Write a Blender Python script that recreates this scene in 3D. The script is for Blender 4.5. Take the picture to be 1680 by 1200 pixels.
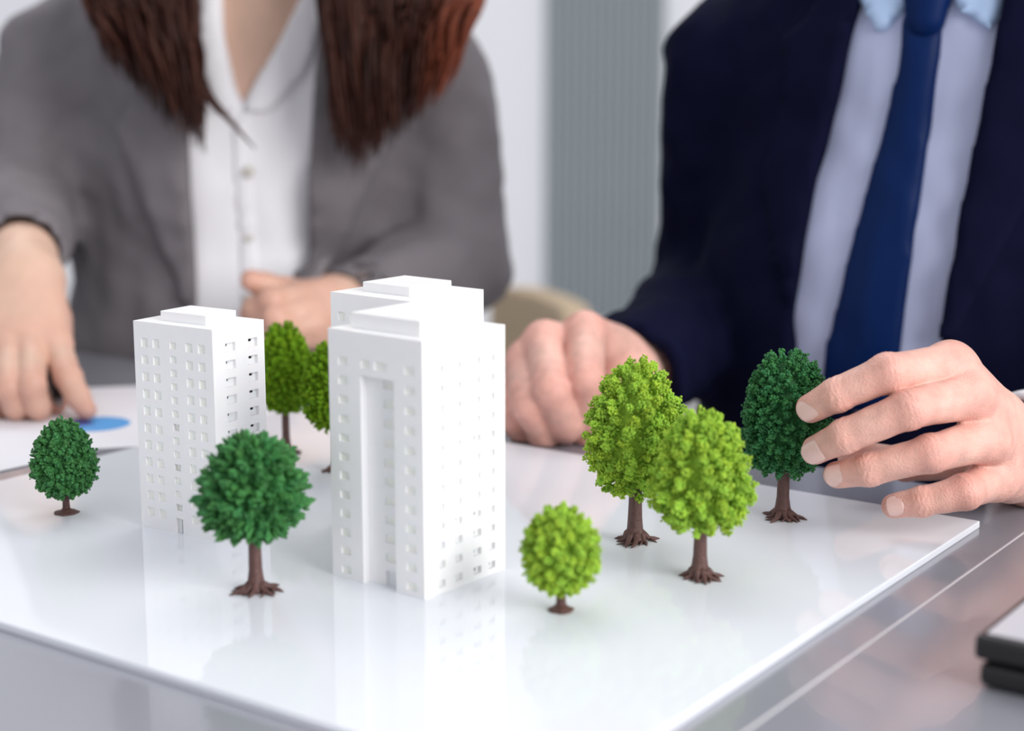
import bpy, math, random
import numpy as np
from mathutils import Vector, Matrix

for o in list(bpy.data.objects):
    bpy.data.objects.remove(o, do_unlink=True)
S = bpy.context.scene
COL = S.collection
PI = math.pi

# ------------------------------------------------------------------ camera
F_PX, HOR = 2650.0, 100.0
PITCH = math.atan((600 - HOR) / F_PX)
CAM = np.array([0.0, 0.0, 1.005])
cd = bpy.data.cameras.new('camera')
cd.sensor_width = 36.0
cd.lens = 36.0 * F_PX / 1680.0
cam = bpy.data.objects.new('camera', cd)
COL.objects.link(cam)
cam.location = CAM
cam.rotation_euler = (PI / 2 - PITCH, 0, 0)
cd.clip_start = 0.02
cd.dof.use_dof = True
cd.dof.focus_distance = 0.868
cd.dof.aperture_fstop = 4.0
S.camera = cam

# ------------------------------------------------------------------ light
w = bpy.data.worlds.new('world'); S.world = w
w.use_nodes = True
bg = w.node_tree.nodes['Background']
bg.inputs['Color'].default_value = (0.93, 0.95, 1.0, 1)
bg.inputs['Strength'].default_value = 0.70


def area(name, loc, aim, sx, sy, watts, col):
    d = bpy.data.lights.new(name, 'AREA'); d.shape = 'RECTANGLE'
    d.size = sx; d.size_y = sy; d.energy = watts; d.color = col
    o = bpy.data.objects.new(name, d); COL.objects.link(o)
    o.location = loc
    o.rotation_euler = (Vector(aim) - Vector(loc)).to_track_quat('-Z', 'Y').to_euler()
    return o


area('window_daylight', (2.3, -1.10, 2.0), (0, 0.95, 0.85), 2.4, 1.8, 108, (1.0, 0.985, 0.97))
area('ceiling_lamp', (0.0, 2.6, 2.95), (0, 2.4, 0), 2.6, 1.4, 34, (1.0, 0.98, 0.95))
S.view_settings.view_transform = 'Standard'
S.view_settings.look = 'None'
S.view_settings.exposure = 0.10
S.view_settings.gamma = 1.0
S.view_settings.use_curve_mapping = False


# ------------------------------------------------------------------ helpers
def P(x, y, Y):
    """point at world distance Y seen at photo pixel (x, y)"""
    u = (x - 840) / F_PX; v = (600 - y) / F_PX
    d = np.array([u, math.cos(PITCH) + v * math.sin(PITCH), -math.sin(PITCH) + v * math.cos(PITCH)])
    return CAM + d * (Y / d[1])


def lin(c):
    c = c / 255.0
    return c / 12.92 if c <= 0.04045 else ((c + 0.055) / 1.055) ** 2.4


def rgb(r, g, b):
    return (lin(r), lin(g), lin(b), 1.0)


def material(name, col, rough=0.5, spec=0.5, metal=0.0, coat=0.0, noise=0.0, nscale=40.0, bump=0.0, bscale=200.0,
             sss=0.0, sss_scale=0.003, sheen=0.0, tint=False, stretch=None):
    m = bpy.data.materials.new(name); m.use_nodes = True
    nt = m.node_tree; N = nt.nodes; L = nt.links
    b = N['Principled BSDF']
    b.inputs['Base Color'].default_value = col
    b.inputs['Roughness'].default_value = rough
    b.inputs['Specular IOR Level'].default_value = spec
    b.inputs['Metallic'].default_value = metal
    b.inputs['Coat Weight'].default_value = coat
    b.inputs['Coat Roughness'].default_value = 0.03
    b.inputs['Sheen Weight'].default_value = sheen
    if sss:
        b.inputs['Subsurface Weight'].default_value = sss
        b.inputs['Subsurface Radius'].default_value = (1.0, 0.35, 0.2)
        b.inputs['Subsurface Scale'].default_value = sss_scale
    tc = N.new('ShaderNodeTexCoord')
    src = tc.outputs['Object']
    if stretch:
        mp = N.new('ShaderNodeMapping'); mp.inputs['Scale'].default_value = stretch
        L.new(src, mp.inputs['Vector']); src = mp.outputs['Vector']
    cur = None
    if tint:
        at = N.new('ShaderNodeAttribute'); at.attribute_name = 'tint'
        mx = N.new('ShaderNodeMix'); mx.data_type = 'RGBA'; mx.blend_type = 'MULTIPLY'
        mx.inputs[0].default_value = 1.0
        mx.inputs[6].default_value = col
        L.new(at.outputs['Color'], mx.inputs[7])
        cur = mx.outputs[2]
    if noise:
        nz = N.new('ShaderNodeTexNoise'); nz.inputs['Scale'].default_value = nscale; nz.inputs['Detail'].default_value = 4
        L.new(src, nz.inputs['Vector'])
        rmp = N.new('ShaderNodeMapRange')
        rmp.inputs['From Min'].default_value = 0.25; rmp.inputs['From Max'].default_value = 0.75
        rmp.inputs['To Min'].default_value = 1 - noise; rmp.inputs['To Max'].default_value = 1 + noise
        L.new(nz.outputs['Fac'], rmp.inputs['Value'])
        vm = N.new('ShaderNodeVectorMath'); vm.operation = 'SCALE'
        if cur is not None:
            L.new(cur, vm.inputs[0])
        else:
            vm.inputs[0].default_value = col[:3]
        L.new(rmp.outputs['Result'], vm.inputs['Scale'])
        cur = vm.outputs['Vector']
    if cur is not None:
        L.new(cur, b.inputs['Base Color'])
    if bump:
        n2 = N.new('ShaderNodeTexNoise'); n2.inputs['Scale'].default_value = bscale; n2.inputs['Detail'].default_value = 3
        L.new(src, n2.inputs['Vector'])
        bp = N.new('ShaderNodeBump'); bp.inputs['Strength'].default_value = bump; bp.inputs['Distance'].default_value = 0.001
        L.new(n2.outputs['Fac'], bp.inputs['Height'])
        L.new(bp.outputs['Normal'], b.inputs['Normal'])
    return m


def mesh_np(name, V, Fq, mat, smooth=True, tint=None):
    """mesh from a vertex array and an (n,3) or (n,4) face array"""
    V = np.asarray(V, np.float32); Fq = np.asarray(Fq, np.int32)
    me = bpy.data.meshes.new(name)
    n, k = Fq.shape
    me.vertices.add(len(V)); me.vertices.foreach_set('co', V.ravel())
    me.loops.add(n * k); me.loops.foreach_set('vertex_index', Fq.ravel())
    me.polygons.add(n)
    me.polygons.foreach_set('loop_start', np.arange(0, n * k, k, dtype=np.int32))
    me.polygons.foreach_set('loop_total', np.full(n, k, np.int32))
    me.polygons.foreach_set('use_smooth', np.full(n, smooth, bool))
    if tint is not None:
        a = me.attributes.new('tint', 'FLOAT_COLOR', 'POINT')
        c = np.ones((len(V), 4), np.float32); c[:, :3] = tint
        a.data.foreach_set('color', c.ravel())
    me.update(calc_edges=True)
    me.materials.append(mat)
    return me


def link(name, me, parent=None, loc=None, rz=None):
    o = bpy.data.objects.new(name, me); COL.objects.link(o)
    if parent is not None:
        o.parent = parent
    if loc is not None:
        o.location = loc
    if rz is not None:
        o.rotation_euler = (0, 0, rz)
    return o


def tag(o, label=None, cat=None, group=None, kind=None):
    if label: o['label'] = label
    if cat: o['category'] = cat
    if group: o['group'] = group
    if kind: o['kind'] = kind
    return o


def thing(name, loc, label, cat, group=None, rz=0.0):
    o = bpy.data.objects.new(name, None); COL.objects.link(o)
    o.empty_display_size = 0.02
    o.location = loc; o.rotation_euler = (0, 0, rz)
    return tag(o, label, cat, group)


class MB:
    """collects polygons for one mesh"""
    def __init__(s): s.v = []; s.f = []

    def box(s, x0, x1, y0, y1, z0, z1):
        b = len(s.v)
        s.v += [(x0, y0, z0), (x1, y0, z0), (x1, y1, z0), (x0, y1, z0), (x0, y0, z1), (x1, y0, z1), (x1, y1, z1), (x0, y1, z1)]
        s.f += [tuple(b + i for i in q) for q in ((3, 2, 1, 0), (4, 5, 6, 7), (0, 1, 5, 4), (1, 2, 6, 5), (2, 3, 7, 6), (3, 0, 4, 7))]
        return s

    def quad(s, a, b, c, d):
        n = len(s.v); s.v += [tuple(a), tuple(b), tuple(c), tuple(d)]; s.f.append((n, n + 1, n + 2, n + 3))

    def tube(s, pts, rad, n=8, cap=True):
        pts = [np.asarray(p, float) for p in pts]
        rings = []
        up = np.array([0.13, 0.31, 0.94])
        for i, p in enumerate(pts):
            t = pts[min(i + 1, len(pts) - 1)] - pts[max(i - 1, 0)]
            t = t / (np.linalg.norm(t) + 1e-12)
            a = np.cross(t, up)
            if np.linalg.norm(a) < 0.1: a = np.cross(t, np.array([1, 0, 0.]))
            a /= np.linalg.norm(a); c = np.cross(t, a)
            b0 = len(s.v)
            for k in range(n):
                q = 2 * PI * k / n
                s.v.append(tuple(p + rad[i] * (math.cos(q) * a + math.sin(q) * c)))
            rings.append(b0)
        for r0, r1 in zip(rings, rings[1:]):
            for k in range(n):
                s.f.append((r0 + k, r0 + (k + 1) % n, r1 + (k + 1) % n, r1 + k))
        if cap:
            s.f.append(tuple(rings[0] + k for k in range(n))[::-1])
            s.f.append(tuple(rings[-1] + k for k in range(n)))
        return s

    def mesh(s, name, mat, smooth=False, bevel=0.0, seg=2):
        me = bpy.data.meshes.new(name)
        me.from_pydata(s.v, [], s.f); me.materials.append(mat)
        import bmesh
        bm = bmesh.new(); bm.from_mesh(me)
        if bevel:
            bmesh.ops.remove_doubles(bm, verts=bm.verts, dist=1e-6)
            es = [e for e in bm.edges if len(e.link_faces) == 2 and e.calc_face_angle(0) > 0.6]
            bmesh.ops.bevel(bm, geom=es, offset=bevel, segments=seg, profile=0.5, affect='EDGES')
        bmesh.ops.recalc_face_normals(bm, faces=bm.faces)
        bm.to_mesh(me); bm.free()
        if smooth:
            me.polygons.foreach_set('use_smooth', np.ones(len(me.polygons), bool))
        me.update()
        return me

    def build(s, name, mat, parent=None, loc=None, rz=None, **k):
        return link(name, s.mesh(name, mat, **k), parent, loc, rz)


# ------------------------------------------------------------------ implicit surfaces
def smin(a, b, k):
    if k <= 0: return np.minimum(a, b)
    h = np.maximum(k - np.abs(a - b), 0) / k
    return np.minimum(a, b) - h * h * k * 0.25


class Field:
    def __init__(s, lo, hi, res):
        s.lo = np.array(lo, np.float32); s.res = res
        s.n = np.ceil((np.array(hi) - s.lo) / res).astype(int) + 1
        s.ax = [(s.lo[i] + res * np.arange(s.n[i])).astype(np.float32) for i in range(3)]
        s.F = np.full(s.n, 1.0, np.float32)

    def grid(s, sl=None):
        a = s.ax if sl is None else [s.ax[i][sl[i]] for i in range(3)]
        return a[0][:, None, None], a[1][None, :, None], a[2][None, None, :]

    def like(s):
        f = Field.__new__(Field); f.lo = s.lo; f.res = s.res; f.n = s.n; f.ax = s.ax
        f.F = np.full(s.n, 1.0, np.float32); return f

    def sl(s, lo, hi):
        r = []
        for i in range(3):
            a = int(max(0, math.floor((lo[i] - s.lo[i]) / s.res))); b = int(min(s.n[i], math.ceil((hi[i] - s.lo[i]) / s.res) + 1))
            r.append(slice(a, max(a, b)))
        return tuple(r)

    def cone(s, a, b, ra, rb, k=0.0, flat=None, pad=0.02):
        a = np.asarray(a, np.float32); b = np.asarray(b, np.float32)
        m = max(ra, rb) + k + pad
        sl = s.sl(np.minimum(a, b) - m, np.maximum(a, b) + m)
        if 0 in s.F[sl].shape: return s
        X, Y, Z = s.grid(sl)
        ba = b - a; L2 = float(ba @ ba) + 1e-12
        t = np.clip(((X - a[0]) * ba[0] + (Y - a[1]) * ba[1] + (Z - a[2]) * ba[2]) / L2, 0, 1)
        qx = X - a[0] - t * ba[0]; qy = Y - a[1] - t * ba[1]; qz = Z - a[2] - t * ba[2]
        q2 = qx * qx + qy * qy + qz * qz
        if flat is not None:
            nvec, f = flat
            nvec = np.asarray(nvec, np.float32) / np.linalg.norm(nvec)
            qn = qx * nvec[0] + qy * nvec[1] + qz * nvec[2]
            q2 = q2 + qn * qn * (1 / (f * f) - 1)
        d = np.sqrt(q2) - (ra + (rb - ra) * t)
        s.F[sl] = smin(s.F[sl], d, k)
        return s

    def chain(s, pts, rad, k=0.0, **kw):
        for i in range(len(pts) - 1):
            s.cone(pts[i], pts[i + 1], rad[i], rad[i + 1], k, **kw)
        return s

    def ball(s, c, r, k=0.0, pad=0.02):
        c = np.asarray(c, np.float32); r = np.broadcast_to(np.asarray(r, np.float32), (3,))
        m = r.max() + k + pad
        sl = s.sl(c - m, c + m)
        if 0 in s.F[sl].shape: return s
        X, Y, Z = s.grid(sl)
        q = np.sqrt(((X - c[0]) / r[0]) ** 2 + ((Y - c[1]) / r[1]) ** 2 + ((Z - c[2]) / r[2]) ** 2)
        s.F[sl] = smin(s.F[sl], (q - 1) * r.min(), k)
        return s

    def mesh(s):
        F = s.F; ins = F < 0
        n = np.array(F.shape) - 1
        cnt = np.zeros(n, np.int8)
        offs = [(i, j, k) for i in (0, 1) for j in (0, 1) for k in (0, 1)]
        for i, j, k in offs:
            cnt += ins[i:i + n[0], j:j + n[1], k:k + n[2]]
        act = (cnt > 0) & (cnt < 8)
        I, J, K = np.nonzero(act)
        idx = np.full(n, -1, np.int32); idx[I, J, K] = np.arange(len(I))
        val = {o: F[I + o[0], J + o[1], K + o[2]] for o in offs}
        acc = np.zeros((len(I), 3), np.float32); c = np.zeros(len(I), np.float32)
        for o in offs:
            for ax in range(3):
                if o[ax]: continue
                o2 = list(o); o2[ax] = 1; o2 = tuple(o2)
                v0, v1 = val[o], val[o2]
                m = (v0 < 0) != (v1 < 0)
                t = np.where(m, v0 / np.where(m, v0 - v1, 1), 0)
                p = np.tile(np.array(o, np.float32), (len(I), 1)); p[:, ax] = t
                acc[m] += p[m]; c[m] += 1
        V = (np.stack([I, J, K], 1) + acc / c[:, None]) * s.res + s.lo
        faces = []
        for ax in range(3):
            a = [slice(None)] * 3; b = [slice(None)] * 3
            a[ax] = slice(0, -1); b[ax] = slice(1, None)
            d = ins[tuple(a)] != ins[tuple(b)]
            o1, o2 = (ax + 1) % 3, (ax + 2) % 3
            E = np.stack(np.nonzero(d), 1)
            ok = (E[:, o1] > 0) & (E[:, o2] > 0) & (E[:, o1] < n[o1]) & (E[:, o2] < n[o2])
            E = E[ok]
            q = []
            for du, dv in ((-1, -1), (0, -1), (0, 0), (-1, 0)):
                e = E.copy(); e[:, o1] += du; e[:, o2] += dv
                q.append(idx[e[:, 0], e[:, 1], e[:, 2]])
            q = np.stack(q, 1)
            flip = ~ins[E[:, 0], E[:, 1], E[:, 2]]
            q[flip] = q[flip][:, ::-1]
            faces.append(q)
        Q = np.concatenate(faces)
        return V.astype(np.float32), Q[(Q >= 0).all(1)]


def poly2(X, Z, pts):
    """signed distance to a polygon in the x-z plane"""
    d = np.full(np.broadcast(X, Z).shape, 1e9, np.float32); sgn = np.ones(d.shape, np.float32)
    n = len(pts)
    for i in range(n):
        ax, az = pts[i]; bx, bz = pts[i - 1]
        ex, ez = bx - ax, bz - az
        wx, wz = X - ax, Z - az
        t = np.clip((wx * ex + wz * ez) / (ex * ex + ez * ez), 0, 1)
        d = np.minimum(d, (wx - ex * t) ** 2 + (wz - ez * t) ** 2)
        c1 = Z >= az; c2 = Z < bz; c3 = ex * wz > ez * wx
        flip = (c1 & c2 & c3) | (~c1 & ~c2 & ~c3)
        sgn = np.where(flip, -sgn, sgn)
    return sgn * np.sqrt(d)


def waves(X, Y, Z, seed, f):
    r = random.Random(seed)
    o = 0
    for i in range(5):
        a = [r.uniform(-1, 1) * f * (1 + 0.5 * i) for _ in range(3)]
        o = o + np.sin(a[0] * X + a[1] * Y + a[2] * Z + r.uniform(0, 6) + 1.5 * np.sin(a[1] * 0.6 * X + a[2] * 0.6 * Z + r.uniform(0, 6))) / (1 + 0.5 * i)
    return o / 2.5


# ------------------------------------------------------------------ materials
M_table = material('satin_grey_laminate', rgb(146, 147, 156), rough=0.2, spec=0.8, coat=0.4, noise=0.03, nscale=3)
M_glint = material('white_seam_glint', rgb(236, 233, 236), rough=0.4, metal=0.2)  # near-white colour for the highlight along the table joint
M_board = material('white_acrylic', rgb(231, 234, 241), rough=0.05, spec=0.5, coat=0.0, noise=0.01, nscale=8)
M_plastic = material('white_model_plastic', rgb(243, 242, 243), rough=0.45, spec=0.35, noise=0.012, nscale=90, sss=0.12, sss_scale=0.002)
M_inner = material('cream_model_plastic', rgb(236, 231, 222), rough=0.5, spec=0.3, noise=0.02, nscale=90)
M_pane_lit = material('lit_window_plastic', rgb(252, 248, 240), rough=0.4, spec=0.3, noise=0.02, nscale=90, sss=0.2, sss_scale=0.002)  # paler than the walls: light from inside the tower put into the colour
M_bark = material('brown_plastic_bark', rgb(92, 64, 60), rough=0.5, spec=0.4, noise=0.25, nscale=300, bump=0.6, bscale=900)
M_light = material('light_green_foam', rgb(150, 186, 62), rough=0.75, spec=0.2, tint=True, sss=0.15, sss_scale=0.0015)
M_mid = material('moss_green_foam', rgb(104, 142, 20), rough=0.8, spec=0.2, tint=True)
M_dark = material('dark_green_foam', rgb(50, 112, 62), rough=0.6, spec=0.3, tint=True)
M_dark2 = material('leaf_green_foam', rgb(60, 118, 62), rough=0.6, spec=0.3, tint=True)
M_skin_m = material('skin_fair_ruddy', rgb(223, 179, 165), rough=0.45, spec=0.4, tint=True, noise=0.13, nscale=130, bump=0.5, bscale=900, sss=0.3, sss_scale=0.004)
M_skin_w = material('skin_fair', rgb(213, 177, 157), rough=0.45, spec=0.35, tint=True, noise=0.05, nscale=60, sss=0.15, sss_scale=0.003)
M_nail = material('fingernail', rgb(226, 190, 182), rough=0.28, spec=0.5, noise=0.04, nscale=160, sss=0.15, sss_scale=0.001)
M_navy = material('navy_wool', rgb(15, 17, 41), rough=0.85, spec=0.05, noise=0.1, nscale=25)
M_shirt_m = material('pale_blue_cotton', rgb(178, 184, 214), rough=0.7, spec=0.2, noise=0.05, nscale=15)
M_collar_m = material('sky_blue_cotton', rgb(178, 202, 236), rough=0.7, spec=0.2, noise=0.03, nscale=15)
M_tie = material('royal_blue_silk', rgb(1, 30, 78), rough=0.45, spec=0.12, noise=0.06, nscale=300)
M_grey = material('grey_wool', rgb(118, 113, 117), rough=0.85, spec=0.12, noise=0.08, nscale=30, sheen=0.05)
M_shirt_w = material('white_cotton', rgb(249, 247, 251), rough=0.7, spec=0.2, noise=0.02, nscale=15)
M_button = material('pearl_button', rgb(205, 200, 190), rough=0.3, noise=0.05, nscale=200)
M_hair = material('brown_hair', rgb(60, 31, 23), rough=0.55, spec=0.2, tint=True)
M_hair_m = material('grey_brown_hair', rgb(84, 74, 66), rough=0.5, spec=0.4, noise=0.2, nscale=60)
M_wall = material('white_wall_paint', rgb(236, 237, 242), rough=0.8, spec=0.2, noise=0.01, nscale=2)
M_panel = material('grey_panel_paint', rgb(146, 155, 160), rough=0.6, spec=0.3, noise=0.02, nscale=4)
M_floor = material('light_grey_carpet', rgb(170, 168, 168), rough=0.9, spec=0.1, noise=0.1, nscale=60)
M_paper = material('white_paper', rgb(236, 234, 240), rough=0.7, spec=0.2, noise=0.01, nscale=20)
M_ink = material('blue_print', rgb(96, 164, 226), rough=0.6, spec=0.2, noise=0.04, nscale=40)
M_ink2 = material('violet_print', rgb(86, 92, 160), rough=0.6, spec=0.2, noise=0.04, nscale=40)
M_black = material('black_plastic', rgb(26, 24, 27), rough=0.35, spec=0.5, noise=0.05, nscale=40)
M_lid = material('silver_lid', rgb(214, 212, 220), rough=0.35, metal=0.25, noise=0.02, nscale=30)
M_beige = material('taupe_leather', rgb(172, 152, 126), rough=0.55, spec=0.3, noise=0.05, nscale=20)
M_steel = material('brushed_steel', rgb(150, 150, 155), rough=0.3, metal=0.9, noise=0.04, nscale=50)

# ------------------------------------------------------------------ the room
ZT = 0.751          # table top
ZB = 0.755          # board top
WY = 5.6            # back wall
tag(MB().box(-4.5, 4.5, -2.0, WY + 0.1, -0.05, 0).build('floor', M_floor), kind='structure')
tag(MB().box(-4.5, 4.5, WY, WY + 0.1, 0, 3.2).build('wall_back', M_wall), kind='structure')
tag(MB().box(-4.5, 4.5, WY - 0.012, WY, 0, 0.11).build('baseboard_back', M_wall, bevel=0.003), kind='structure')
# ribbed grey wall panel behind the man's shoulder
xa, xb = P(895, 300, WY)[0], P(1086, 300, WY)[0]
pr = tag(MB().box(xa, xb, WY - 0.020, WY - 0.001, 0.115, 3.0).build('trim_1', M_panel), kind='structure')
NR = 14
ribm = MB().box(-0.5 * (xb - xa) / NR * 0.72, 0.5 * (xb - xa) / NR * 0.72, WY - 0.034, WY - 0.0205, 0.12, 2.99).mesh('rib', M_panel, bevel=0.002)
for i in range(NR):
    link('rib', ribm, pr, (xa + (i + 0.5) * (xb - xa) / NR, 0, 0))

# ------------------------------------------------------------------ table
a = math.radians(54.5)
U = np.array([math.cos(a), math.sin(a)]); Nn = np.array([-U[1], U[0]])
FAR = 0.9256                                          # distance of the far table edge along U
tc0 = U * FAR - Nn * (-0.30)
tb = thing('conference_table', (tc0[0], tc0[1], 0), 'large light grey satin conference table under the white board', 'table', None, a)
s0 = P(1560, 960, 1)
sp = (CAM + (s0 - CAM) * ((ZT - CAM[2]) / (s0[2] - CAM[2])))[:2]
SY = float((sp - tc0) @ Nn)                            # the joint between the two tops runs along U
HW = 0.0004
MB().box(-1.30, 0, SY + HW, SY + 1.45, ZT - 0.03, ZT).build('table_top', M_table, tb, bevel=0.0006)
MB().box(-1.30, 0, SY - 1.00, SY - HW, ZT - 0.03, ZT).build('table_top', M_table, tb, bevel=0.0006)
MB().box(-1.30, -0.0005, SY - HW, SY + HW, ZT - 0.02, ZT + 0.0001).build('seam_glint', M_glint, tb)  # added pale strip, a painted glint of light on the joint's edge
legm = MB().box(-0.03, 0.03, -0.03, 0.03, 0, ZT - 0.03).mesh('leg', M_steel, bevel=0.004)
for x in (-1.2, -0.12):
    for y in (SY - 0.9, SY + 1.35):
        link('leg', legm, tb, (x, y, 0))

# ------------------------------------------------------------------ white board
CR = np.array([0.2588, 0.8616])                       # far right corner
BL, BW = 0.514, 0.418
cen = CR - U * BW / 2 + Nn * BL / 2
bd = MB().box(-BW / 2, BW / 2, -BL / 2, BL / 2, 0, ZB - ZT).build('model_base_board', M_board, None, (cen[0], cen[1], ZT), a, bevel=0.0006)
tag(bd, 'glossy white acrylic base board under the model buildings and trees', 'board')


# ------------------------------------------------------------------ model towers
def facade(m, o, ux, W, H, wins, depth, back=False):
    """wall with window holes: o origin (bottom), ux along, outward normal to the right of ux; wins = (u0,u1,z0,z1)"""
    ux = np.array([ux[0], ux[1], 0.0]); nz = np.array([ux[1], -ux[0], 0.0]); o = np.array(o, float)
    us = sorted({0.0, W} | {round(q, 6) for r in wins for q in r[:2]})
    zs = sorted({0.0, H} | {round(q, 6) for r in wins for q in r[2:4]})

    def pt(u, z, d=0.0): return tuple(o + ux * u - nz * d + np.array([0, 0, z]))
    wr = [(round(r[0], 6), round(r[1], 6), round(r[2], 6), round(r[3], 6)) for r in wins]
    # merge cells by columns to keep it light
    for z0, z1 in zip(zs, zs[1:]):
        zc = (z0 + z1) / 2
        row = sorted([r for r in wr if r[2] < zc < r[3]])
        u = 0.0
        for r in row:
            if r[0] > u: m.quad(pt(u, z0), pt(r[0], z0), pt(r[0], z1), pt(u, z1))
            u = r[1]
        if u < W: m.quad(pt(u, z0), pt(W, z0), pt(W, z1), pt(u, z1))
    for (u0, u1, z0, z1) in wr:
        m.quad(pt(u0, z0), pt(u0, z1), pt(u0, z1, depth), pt(u0, z0, depth))
        m.quad(pt(u1, z0), pt(u1, z0, depth), pt(u1, z1, depth), pt(u1, z1))
        if z0 > 1e-5: m.quad(pt(u0, z0), pt(u0, z0, depth), pt(u1, z0, depth), pt(u1, z0))
        m.quad(pt(u0, z1), pt(u1, z1), pt(u1, z1, depth), pt(u0, z1, depth))
    return pt


def tower(name, near, rot, wl, wr, H, label, style):
    """near = near bottom corner; wl runs along the left face, wr along the right face (local: near corner at 0,0; right face along +x, left face along +y)"""
    t = thing(name, (near[0], near[1], ZB), label, 'model building', 'white model towers on the board', rot)
    D = 0.0020
    m = MB()
    ph = 0.0045 if style == 'wide' else 0.005
    if style == 'wide':
        rows = [H * (1 - (0.122 + 0.0763 * i)) for i in range(12)]
        LW = []
        hh = 0.0040
        for i, z in enumerate(rows):
            for c, ww in ((0.155, 0.105), (0.865, 0.105)):
                LW.append((wl * (c - ww / 2), wl * (c + ww / 2), z - hh / 2, z + hh / 2))
        z = rows[0]
        for c, ww in ((0.40, 0.095), (0.56, 0.13)):
            LW.append((wl * (c - ww / 2), wl * (c + ww / 2), z - hh / 2, z + hh / 2))
        ch = (wl * 0.345, wl * 0.70, 0.0, H * 0.832)
        RW = []
        hr = 0.0036
        for i, z in enumerate(rows):
            for c, ww in ((0.21, 0.075), (0.415, 0.085), (0.645, 0.095), (0.83, 0.08)):
                RW.append((wr * (c - ww / 2), wr * (c + ww / 2), z - hr / 2, z + hr / 2))
        leftwins = LW + [ch]
    else:
        rows = [H * (1 - (0.098 + 0.082 * i)) for i in range(11)]
        mid = [H * (1 - (0.098 + 0.0645 * i)) for i in range(13)]
        LW = []; hh = 0.0048
        for z in rows:
            for c in (0.135, 0.285, 0.705, 0.86):
                LW.append((wl * (c - 0.043), wl * (c + 0.043), z - hh / 2, z + hh / 2))
        for z in mid:
            LW.append((wl * 0.462, wl * 0.542, z - 0.0019, z + 0.0019))
        RW = []
        for z in rows:
            for c in (0.335, 0.765):
                RW.append((wr * (c - 0.095), wr * (c + 0.095), z - 0.0024, z + 0.0024))
        ch = (wl * 0.455, wl * 0.545, 0.0, H * 0.075)
        leftwins = LW + [ch]

    # the left face is seen from -x side: run it from its far end towards the near corner so its normal points out
    def flip(r): return (wl - r[1], wl - r[0], r[2], r[3])
    lw = [(r[0], r[1], r[2], r[3]) for r in leftwins]          # u measured from the far (image left) end
    dl = 0.0
    # channel / door recess is deeper than the windows
    wins_only = [r for r in lw if r != ch]
    cd_ = 0.0045 if style == 'wide' else 0.0018
    # facade with everything cut, then window reveals and the channel reveal at their own depths
    ptL = facade(m, (0, wl, 0), (0, -1), wl, H, lw, D)
    # deepen the channel and close its back (with its own windows)
    u0, u1, z0, z1 = ch
    cm = MB()
    if style == 'wide':
        sub = []
        cw = u1 - u0
        for z in rows[1:]:
            if z < H * 0.09: continue
            sub.append((cw * 0.50, cw * 0.86, z - 0.002, z + 0.002))
        sub.append((cw * 0.50, cw * 0.86, 0.0, H * 0.062))
        q = (cd_, wl - u0, 0)
        facade(cm, q, (0, -1), cw, z1, sub, D)
        for uu in (u0, u1):
            cm.quad(ptL(uu, z0, D), ptL(uu, z1, D), ptL(uu, z1, cd_), ptL(uu, z0, cd_))
        cm.quad(ptL(u0, z1, D), ptL(u1, z1, D), ptL(u1, z1, cd_), ptL(u0, z1, cd_))
    else:
        sub = [((u1 - u0) * 0.42, (u1 - u0) * 0.98, 0.0, H * 0.066)]
        facade(cm, (D, wl - u0, 0), (0, -1), u1 - u0, z1, sub, D)
    ptR = facade(m, (0, 0, 0), (1, 0), wr, H, RW, D)
    # plain far faces and the roof, hollow inside
    facade(m, (wr, 0, 0), (0, 1), wl, H, [], D)
    facade(m, (wr, wl, 0), (-1, 0), wr, H, [], D)
    m.quad((0, 0, H), (wr, 0, H), (wr, wl, H), (0, wl, H))
    body = m.build('body', M_plastic, t)
    if style == 'wide':
        cm.build('stair_channel', M_plastic, t)
        cs = sub
        co = np.array([cd_, wl - u0, 0])
    else:
        cm.build('doorway', M_plastic, t)
    # inner core that closes the view through the openings
    cin = 0.010
    MB().box(cin, wr - cin, cin, wl - cin, 0.0, H - 0.001).build('inner_core', M_inner, t)
    # recessed window panes: each its own part, an L shaped plate leaving a slot open to the hollow inside
    cache = {}

    def pane(kind, ww, hh_, loc, rz, dopen):
        key = (kind, round(ww, 5), round(hh_, 5), dopen)
        if key not in cache:
            pm = MB()
            if dopen == 0:
                pm.box(0, ww, 0, 0.0005, 0, hh_)
            else:
                a0, a1, b0 = dopen
                pm.box(0, ww, 0, 0.0005, 0, hh_ * b0)
                pm.box(0, ww * a0, 0, 0.0005, hh_ * b0, hh_)
                pm.box(ww * a1, ww, 0, 0.0005, hh_ * b0, hh_)
            cache[key] = pm.mesh('window', M_pane_lit if kind in 'lc' else M_plastic)
        link('window', cache[key], t, loc, rz)
    rr = random.Random(len(name) + int(1000 * wl))
    for (a0, a1, b0, b1) in wins_only:
        op = 0
        if style != 'wide' and abs((a0 + a1) / 2 / wl - 0.5) < 0.03:
            op = rr.choice([0, 0, (0.5, 0.85, 0.45)])
        elif style == 'wide':
            op = 0
        pane('l', a1 - a0, b1 - b0, (D * (0.45 if op == 0 else 1), wl - a0, b0), -PI / 2, op)
    for (a0, a1, b0, b1) in RW:
        if style == 'wide':
            op = rr.choice([(0.08, 0.5, 0.2), (0.12, 0.6, 0.25), (0.1, 0.5, 0.3)])
        else:
            op = (0.08, 0.42, 0.6) if a0 < wr * 0.5 else (0.36, 0.66, 0.6)
        pane('r', a1 - a0, b1 - b0, (a0, D, b0), 0, op)
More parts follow.
